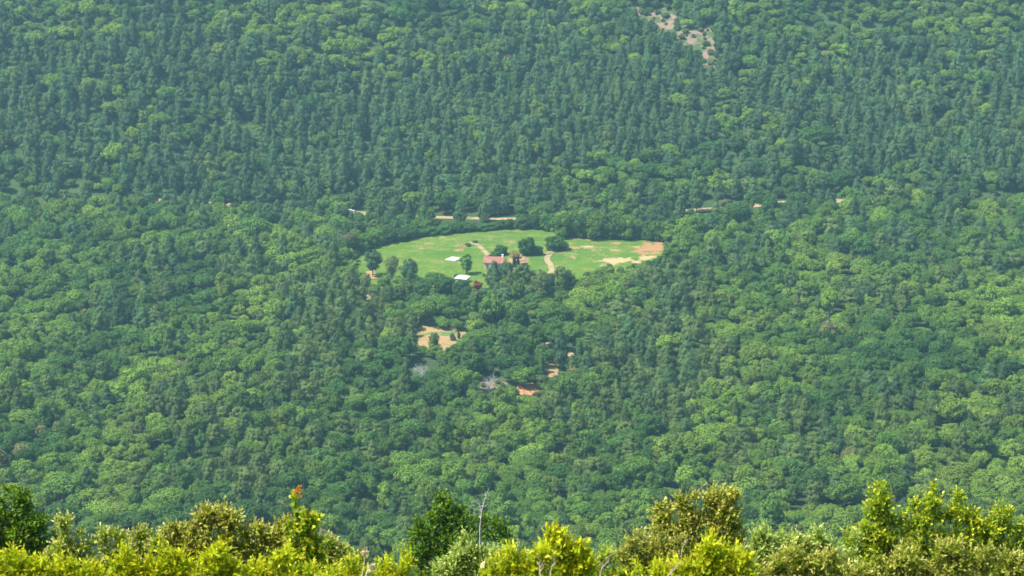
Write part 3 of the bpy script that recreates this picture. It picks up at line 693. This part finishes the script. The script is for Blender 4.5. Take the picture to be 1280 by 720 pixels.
m = MB(); m.prism([(-2.0,-.6),(2.0,-.6),(2.0,2.7),(-2.0,2.0)], -3.0, 3.0); m.build('wall', M['render'], h)
m = MB(); m.prism([(-2.5,1.95),(2.4,2.81),(2.4,2.91),(-2.5,2.05)], -3.4, 3.4); rf = m.build('roof', M['white_sheet'], h)
m = MB()
for i in range(17): m.add(*tube([(-3.3+i*.41,-2.5,2.06),(-3.3+i*.41,2.4,2.92)], [.05,.05], 5))
m.build('roof_ribs', M['white_sheet'], rf)
m = MB(); m.box(-.6, .6, -2.07, -1.98, 0, 1.8); m.build('door', M['wood'], h)
m = MB(); m.box(1.2, 2.0, -2.05, -1.98, .9, 1.5); m.build('window', M['glass'], h)
tag(h, 'low shed with white sheet roof below the meadow slab', 'shed')
x, y, z = [float(v) for v in hit(567, 324)]
m = MB(); m.box(-3.0, 3.0, -3.6, 3.6, -.3, .38); sl = m.build('concrete_slab', M['slab'], None, .05, loc=(x, y, z), rotz=R(-28)); tag(sl, 'pale rectangular concrete slab lying in the meadow grass', 'slab')
x, y, z = [float(v) for v in hit(635, 341)]
m = MB()
for i in range(14):
    m.box(-3+i*.43, -3+i*.43+.40, -.22-random.random()*.05, .22, -.3, 1.1+random.uniform(-.12, .12))
w = m.build('stone_wall', M['stone'], None, .04, loc=(x, y, z), rotz=R(35)); tag(w, 'low dry stone wall below the cypresses', 'wall')
# white car on the valley road
x, y, z = [float(v) for v in hit(439, 265.5)]
c = empty('parked_car', (x, y, z+.28), R(12))
m = MB()
prof = [(-2.1,.35),(-2.12,.75),(-1.95,.92),(-1.0,1.0),(1.1,.98),(1.95,.85),(2.12,.65),(2.1,.35)]
m.prism([(a, b) for a, b in prof], -.86, .86)
body = m.build('body', M['car_white'], c, .06); body.rotation_euler = (0, 0, R(-90))
m = MB(); m.prism([(-1.75,.96),(-1.35,1.45),(.35,1.47),(1.1,.97)], -.74, .74); cb = m.build('cabin', M['car_white'], c, .05); cb.rotation_euler = (0, 0, R(-90))
for s in (-1, 1):
    m = MB(); m.prism([(-1.5,1.03),(-1.25,1.38),(.28,1.40),(.85,1.03)], s*.752-.012, s*.752+.012); g_ = m.build('side_window', M['glass'], c); g_.rotation_euler = (0, 0, R(-90))
    for wx in (-1.3, 1.35):
        m = MB(); m.cyl((wx, s*.78, .31), .32, .2); wh = m.build('wheel', M['tyre'], c)
        m = MB(); m.cyl((wx, s*.885, .31), .19, .03); m.build('rim', M['metal'], wh)
for s in (-1, 1):
    m = MB(); m.box(2.08, 2.13, s*.6-.16, s*.6+.16, .62, .74); m.build('headlight', M['glass'], c)
tag(c, 'white car parked on the gravel road among the pines', 'car')
for i, (a, b, hgt) in enumerate([(649,492,1.6),(655,492,2.2),(663,491,2.4),(668,491,2.0)]):
    x, y, z = [float(v) for v in hit(a, b)]
    V, F = tube([(0,0,-.3),(.05,0,hgt*.5),(0,.04,hgt)], [.12,.11,.08], 6); o = obj('tree_stump', mesh_np('tree_stump', V, F, [M['rust_bark'] if 'rust_bark' in M else M['bark']], smooth=True), None, (x, y, z))
    tag(o, 'cut dark stump standing on the red orange earth bank', 'stump', 'stumps on the red bank')

# ------------------------------------------------------------------ foreground shrubs on the ridge below the camera
M['f_lime']  = foliage('lime_leaves',   (.32,.44,.006), (.40,.48,.010), .46, .6, False, (.88,.80,.03), .3)
M['f_broad'] = foliage('broad_leaves',  (.21,.34,.008), (.28,.38,.010), .42, .6, False, (.84,.78,.06), .35)
M['f_olive'] = foliage('olive_leaves',  (.22,.34,.015), (.29,.36,.02), .38, .6, False, (.84,.70,.26), .3)
M['f_sage']  = foliage('sage_leaves',   (.25,.37,.04), (.31,.41,.06), .34, .5, False, (.78,.80,.26), .3)
M['f_brown'] = foliage('brown_green_leaves', (.21,.31,.010), (.32,.32,.02), .38, .65, False, (.80,.68,.20), .3)
M['f_dark']  = foliage('dark_leaves',   (.095,.20,.006), (.125,.23,.008), .38, .6, False, (.24,.34,.012), .3)
M['f_orange']= foliage('orange_leaves', (.60,.27,.04), (.65,.30,.05), .35, .4, False, (.70,.36,.06), .3)
def shrub(name, clumps, dist, L, Wd, mat, label, seed, dens=1.0, up=.6, shoot=.16, kleaf=9, droop=.0, stemm='bark', cat='shrub', group=None, fill=(.3,.65)):
    rg = np.random.RandomState(seed)
    C = []; 
    for (a, b, r) in clumps:
        dj = dist+rg.uniform(-.25, .25)*r/FPX*dist*2; p = at_dist(a, b, dj); C.append((p, r*dist/FPX))
    bx = np.mean([c[0][0] for c in C]); base = np.array([bx, dist+.1, float(terrain(bx, dist+.1))])
    root = empty(name, tuple(base))
    allc = list(C)
    for p, r in C:
        for q in fill:
            w = p*(1-q)+np.array([p[0]*.6+base[0]*.4, dist+rg.uniform(-.1,.25), base[2]])*q; allc.append((w+rg.randn(3)*r*.25, r*1.05))
    VV = []; TT = []
    for ci_, (p, r) in enumerate(allc):
        dn = 19 if ci_ < len(C) else 8
        n = max(3, int(dens*dn*(r*FPX/dist/9)**2)); o = sphere_pts(n, rg)*(rg.rand(n, 1)**.4)*r
        d = unit(unit(o)*.75+np.array([0, 0, up])+rg.randn(n, 3)*.45)
        ln = shoot*rg.uniform(.45, 1.35, n); S = p+o-d*ln[:,None]*.6
        for k in range(kleaf):
            s = (k+.6)/kleaf; ph = k*2.4+rg.rand(n)*1.2
            a_ = unit(np.cross(d, rg.randn(n, 3))); b_ = np.cross(d, a_)
            rad = np.cos(ph)[:,None]*a_+np.sin(ph)[:,None]*b_
            ld = unit(rad*(1.05-.75*s)+d*(.35+.65*s)+np.array([0,0,-droop])+rg.randn(n,3)*.12)
            sz = (1.6*L*(1-.3*s)*rg.uniform(.7, 1.2, n))[:,None]; b0 = S+d*(ln*s)[:,None]
            nn = unit(np.cross(ld, np.cross(d+rg.randn(n,3)*.25, ld))); sd = np.cross(ld, nn); wd = sz*Wd/L*.5
            V = np.stack([b0, b0+ld*sz*.5+sd*wd+nn*wd*.35, b0+ld*sz-nn*sz*.06, b0+ld*sz*.5-sd*wd+nn*wd*.35], 1)
            VV.append(V.reshape(-1, 3)); TT.append(np.repeat(np.clip((s**2)*rg.uniform(.15, 1.15, n), 0, 1), 4))
    V = np.concatenate(VV)-base; nq = len(V)//4; q = np.arange(nq)[:,None]*4
    F = np.concatenate([q+np.array([[0,1,2]]), q+np.array([[0,2,3]])]).astype(np.int32)
    me = mesh_np('foliage', V, F, [M[mat]])
    t = me.attributes.new('tip', 'FLOAT', 'POINT'); t.data.foreach_set('value', np.concatenate(TT).astype(np.float32))
    obj('foliage', me, root)
    st = []
    for p, r in C:
        e = p-base; m1 = e*np.array([.45,.45,.4])+rg.randn(3)*.05
        st.append(tube([(rg.randn()*.03, rg.randn()*.03, -.25), m1, e*.82+rg.randn(3)*.02, e], [.009,.007,.005,.002], 5))
    V, F = cat_mesh(st); obj('stems', mesh_np('stems', V, F, [M[stemm]], smooth=True), root)
    return tag(root, label, cat, group)
def rim(pts, step, r, seed, rows=3):            # clumps set along and below a skyline given in pixels
    rg = np.random.RandomState(seed); out = []; P = np.array(pts, float)
    for a in np.arange(P[0,0], P[-1,0], step):
        t = np.interp(a, P[:,0], P[:,1])+(float(vnoise(a/13., seed*3.7))-.5)*r*4.4
        for k in range(rows):
            rr = r*rg.uniform(.45, 1.3); b = t+rr*.8+k*r*1.4+rg.uniform(-.7,.9)*r
            if k == 0 and rg.rand() < .2: continue
            if b < 745: out.append((a+rg.uniform(-.4,.4)*step, b, rr))
    return out
shrub('broadleaf_shrub', [(369,622,2),(369,630,2.5),(370,638,4)]+rim([(366,643),(382,641),(392,650),(397,668)], 7, 8, 1, 8), 15, .030, .020, 'f_broad', 'bright yellow green leafy shrub standing high beside the pink tipped bush', 11, 1.1, .5, .12, 7)
shrub('mastic_shrub', rim([(394,690),(405,678),(425,674),(440,680),(452,692)], 8, 8, 2, 5), 16, .024, .013, 'f_olive', 'low olive green shrub with cream tips left of the grass spike', 12, 1.2, .5, .10, 8)
shrub('spurge_shrub', rim([(405,708),(425,700),(450,706),(466,712),(480,704),(500,700),(520,710)], 8, 7, 3, 3), 13, .026, .010, 'f_lime', 'yellow spiky shrub tufts at the foot of the olive shrub', 13, 1.1, .9, .12, 8)
shrub('juniper_tree', [(549,618,5),(552,624,8),(560,622,7),(547,636,10),(562,634,11),(575,640,9),(540,650,12),(556,650,14),(574,652,13),(524,655,9),(516,668,10),(530,668,13),(548,668,15),(566,670,15),(584,664,11),(520,684,13),(536,686,15),(556,688,16),(576,688,15),(514,698,11),(530,704,15),(550,708,16),(570,708,15),(592,650,8),(606,652,9),(620,654,9),(632,660,8),(600,666,9),(616,668,10),(630,672,9)], 58, .075, .045, 'f_dark', 'dark green small tree rising above the pale sage bush', 14, 1.0, .5, .28, 8, cat='tree', fill=(.25,.45))
shrub('sage_shrub', rim([(540,712),(552,696),(572,676),(582,668),(592,674),(606,670),(622,674),(640,682),(650,692)], 8, 8, 5, 5), 17, .026, .010, 'f_sage', 'pale sage green bush with whitish yellow tips before the dark tree', 15, 1.3, .7, .13, 9)
shrub('broom_shrub', [(688,668,6),(693,664,6),(698,672,8),(690,680,9),(700,686,10),(712,684,8),(716,690,9),(724,686,7),(730,692,7),(706,698,11),(722,702,10),(734,706,9),(690,694,10),(680,690,8),(700,712,12),(720,716,12)], 14.5, .034, .015, 'f_lime', 'vivid lime yellow shrub with a tall upright shoot', 16, 1.3, .9, .15, 8)
shrub('spurge_shrub', rim([(612,706),(625,698),(645,692),(660,686),(675,690),(690,700)], 8, 8, 7, 4), 13.5, .030, .011, 'f_lime', 'wide yellow tufted shrub between sage bush and lime shoot', 17, 1.2, .9, .14, 8)
shrub('mastic_shrub', rim([(730,704),(745,697),(765,694),(785,700)], 8, 8, 8, 4), 16.5, .024, .013, 'f_broad', 'dark leafy low shrub behind the pale forked twig', 18, 1.1, .5, .10, 7)
shrub('heather_shrub', rim([(768,700),(776,678),(792,664),(802,668),(815,664),(828,660),(845,662),(860,670)], 8.5, 9, 9, 6), 18, .022, .009, 'f_brown', 'brownish olive bush with reddish tips sloping up to the taller bush', 19, 1.4, .6, .12, 9)
shrub('oak_shrub', [(826,632,7),(836,636,7)]+rim([(822,634),(832,628),(842,646),(852,636),(862,624),(872,616),(884,608),(896,604),(912,610),(926,622)], 8.5, 10, 10, 9), 19.5, .030, .015, 'f_brown', 'tall olive and brown shrub at the highest part of the ridge scrub', 20, 1.2, .6, .14, 8)
shrub('spurge_shrub', rim([(795,716),(820,704),(845,694),(868,686),(890,678),(915,684),(940,696)], 8.5, 9, 11, 4), 13, .032, .012, 'f_lime', 'bright yellow green tufted shrub at the foot of the tall olive shrub', 21, 1.2, .9, .15, 8)
# the same scrub goes on to both sides of the photograph
shrub('oak_shrub', rim([(205,662),(240,648),(280,640),(320,648),(350,638),(366,650)], 9, 10, 12, 8), 18.5, .030, .016, 'f_brown', 'wide brown green shrub next to the high yellow green shrub', 22, 1.1, .6, .14, 8)
shrub('mastic_shrub', rim([(60,676),(100,664),(150,668),(190,676),(220,690)], 9, 10, 13, 6), 17.5, .026, .014, 'f_olive', 'olive shrub with cream tips next to the wide brown green shrub', 23, 1.1, .5, .12, 8)
shrub('juniper_tree', rim([(-40,640),(-10,618),(20,612),(50,630),(75,655)], 11, 13, 14, 7), 50, .075, .045, 'f_dark', 'dark green small tree at the end of the ridge scrub beyond the olive shrub', 24, 1.0, .5, .28, 8, cat='tree', fill=(.25,.5))
shrub('spurge_shrub', rim([(-30,700),(40,694),(110,704),(180,698),(250,690),(320,700),(380,706),(405,714)], 9, 9, 15, 3), 13.2, .030, .011, 'f_lime', 'long low yellow tufted shrub under the olive and brown shrubs', 25, 1.1, .9, .14, 8)
shrub('sage_shrub', rim([(925,690),(950,668),(985,656),(1020,660),(1050,672),(1075,690)], 9, 10, 16, 6), 17, .028, .011, 'f_sage', 'pale sage green bush downhill of the tall olive shrub', 26, 1.2, .7, .13, 9)
shrub('oak_shrub', rim([(1055,668),(1085,640),(1130,622),(1180,618),(1230,632),(1270,640),(1310,650)], 9.5, 11, 17, 8), 20, .030, .016, 'f_broad', 'tall leafy green shrub next to the downhill sage bush', 27, 1.0, .5, .13, 7)
shrub('heather_shrub', rim([(950,706),(1020,694),(1090,700),(1160,690),(1230,696),(1310,690)], 9, 9, 18, 4), 14.5, .026, .010, 'f_brown', 'low brownish bush along the foot of the tall leafy shrub', 28, 1.2, .7, .13, 9)
# an orange leaved shoot out of the yellow green shrub
shrub('orange_shoot', [(371,613,2.6),(374,616,2.0)], 15, .026, .016, 'f_orange', 'single shoot with orange leaves above the yellow green shrub', 29, 3.0, .5, .05, 6, cat='plant', fill=(), stemm='twig')
def stalk(name, pts, dist, r0, r1, mat, label, cat, group=None, head=None, seed=1):
    P = [at_dist(a, b, dist+i*.02) for i, (a, b) in enumerate(pts)]
    b = np.array([P[0][0]+.02, dist, float(terrain(P[0][0], dist))]); P = [b]+P
    root = empty(name, tuple(b)); Q = [p-b for p in P]
    rg = np.random.RandomState(int(pts[0][0])); T = []
    Q = [Q[0]]+sum([[(Q[i]+Q[i+1])/2+rg.randn(3)*r0*.9, Q[i+1]] for i in range(len(Q)-1)], []); T.append(tube(Q, np.linspace(r0, r1, len(Q))*(1 if head else .75), 6))
    if not head:
        for k in (2, 3, 4):
            q0 = Q[-k]; T.append(tube([q0, q0+np.array([rg.uniform(-.03,.03), 0, .022]), q0+np.array([rg.uniform(-.05,.05), rg.uniform(-.02,.02), .05])], [r1*1.1, r1*.8, r1*.4], 5))
    V, F = cat_mesh(T); obj('stem', mesh_np('stem', V, F, [M[mat]], smooth=True), root)
    if head:
        rg = np.random.RandomState(seed); n = head[0]; t = rg.rand(n)
        a = Q[-2]; c = Q[-1]; p = a+(c-a)*t[:,None]; ax = unit((c-a)[None])
        o = unit(rg.randn(n, 3)+ax*1.6); 
        V, F = quads(p+o*head[1]*.3, unit(np.cross(o, rg.randn(n,3))), head[1]*.5, rg, 2.2, 0)
        obj('seed_head', mesh_np('seed_head', V, F, [M['straw']]), root)
    return tag(root, label, cat, group)
stalk('grass_stalk', [(452,722),(455,705),(457,686)], 11, .0025, .0015, 'straw', 'cream grass stalk with seed head in front of the olive shrub', 'grass', None, (60, .016), 5)
stalk('grass_stalk', [(456,724),(459,714),(465,708)], 10.5, .003, .002, 'straw', 'short bent straw with a pale husk beside the grass spike', 'grass', None, (30, .018), 6)
stalk('bare_twig', [(677,724),(675,710),(671,702)], 10.5, .007, .003, 'twig', 'thick pale bare twig in the yellow tufts, the one farther from the lime shoot', 'twig')
stalk('bare_twig', [(689,724),(690,708),(693,698)], 10.6, .006, .0025, 'twig', 'slim pale bare twig close to the lime shoot', 'twig')
stalk('bare_twig', [(750,722),(753,709),(757,705),(760,703)], 11, .005, .0025, 'twig', 'crooked pale twig in front of the dark leafy low shrub', 'twig')
stalk('bare_twig', [(832,722),(838,714),(845,710)], 10.5, .006, .003, 'twig', 'pale twig sticking out of the yellow tufts under the tall shrub', 'twig')
stalk('bare_twig', [(852,690),(856,680),(860,675)], 15, .006, .003, 'twig', 'pale dry twig leaning in the brownish bush', 'twig')
stalk('grass_stalk', [(852,640),(862,626),(873,613),(884,603)], 21, .003, .0015, 'straw', 'thin straw arching over the tall olive shrub', 'grass', None, (8, .008), 8)
rg = np.random.RandomState(77); base = at_dist(600, 700, 57.5); base[2] = float(terrain(base[0], 57.5)); T = []
main = [at_dist(a, b, 57.5)-base for a, b in [(600,690),(600,660),(602,640),(606,624),(611,611)]]
T.append(tube([np.zeros(3)-[0,0,.3]]+main, [.03,.026,.02,.015,.011,.006], 5))
for a, b, c, d in [(602,640,595,622),(604,632,597,634),(606,624,612,618),(601,648,593,640),(603,634,610,630),(607,620,604,612),(598,626,593,620)]:
    T.append(tube([at_dist(a, b, 57.5)-base, at_dist((a+c)/2+1, (b+d)/2, 57.6)-base, at_dist(c, d, 57.4)-base], [.016,.01,.005], 5))
V, F = cat_mesh(T); o = obj('bare_sapling', mesh_np('bare_sapling', V, F, [M['deadwood']], smooth=True), None, tuple(base)); tag(o, 'leafless grey twiggy sapling beside the dark green small tree', 'sapling')
for px_, py_, l_, lb in [(604,708,.026,'pale dry leaf lying in the sage bush'),(462,714,.02,'cream dry leaf by the grass spike')]:
    p = at_dist(px_, py_, 13); m = MB()
    m.add([(-l_,0,0),(0,-.018,.01),(l_,.0,.05),(0,.018,.012),(0,0,-.004)], [(0,1,4),(1,2,4),(2,3,4),(3,0,4),(0,3,2),(0,2,1)])
    o = m.build('dry_leaf', M['straw'], None, loc=tuple(p), rotz=R(20)); o.rotation_euler = (R(30), R(-25), R(20)); tag(o, lb, 'leaf')

# ------------------------------------------------------------------ valley haze
hz = MB(); hz.box(-7000, 7000, -950, 9500, -300, 820); 
t = NT('haze'); v = t.n('ShaderNodeVolumePrincipled'); v.inputs['Color'].default_value = (.45,.80,1,1); v.inputs['Density'].default_value = .000105; v.inputs['Anisotropy'].default_value = .2
t.l(v.outputs[0], t.out.inputs['Volume'])
o = hz.build('haze', t.m); tag(o, 'thin blue summer haze filling the valley', 'haze', kind='stuff')
print('TREES', n, 'single', int(single.sum()))
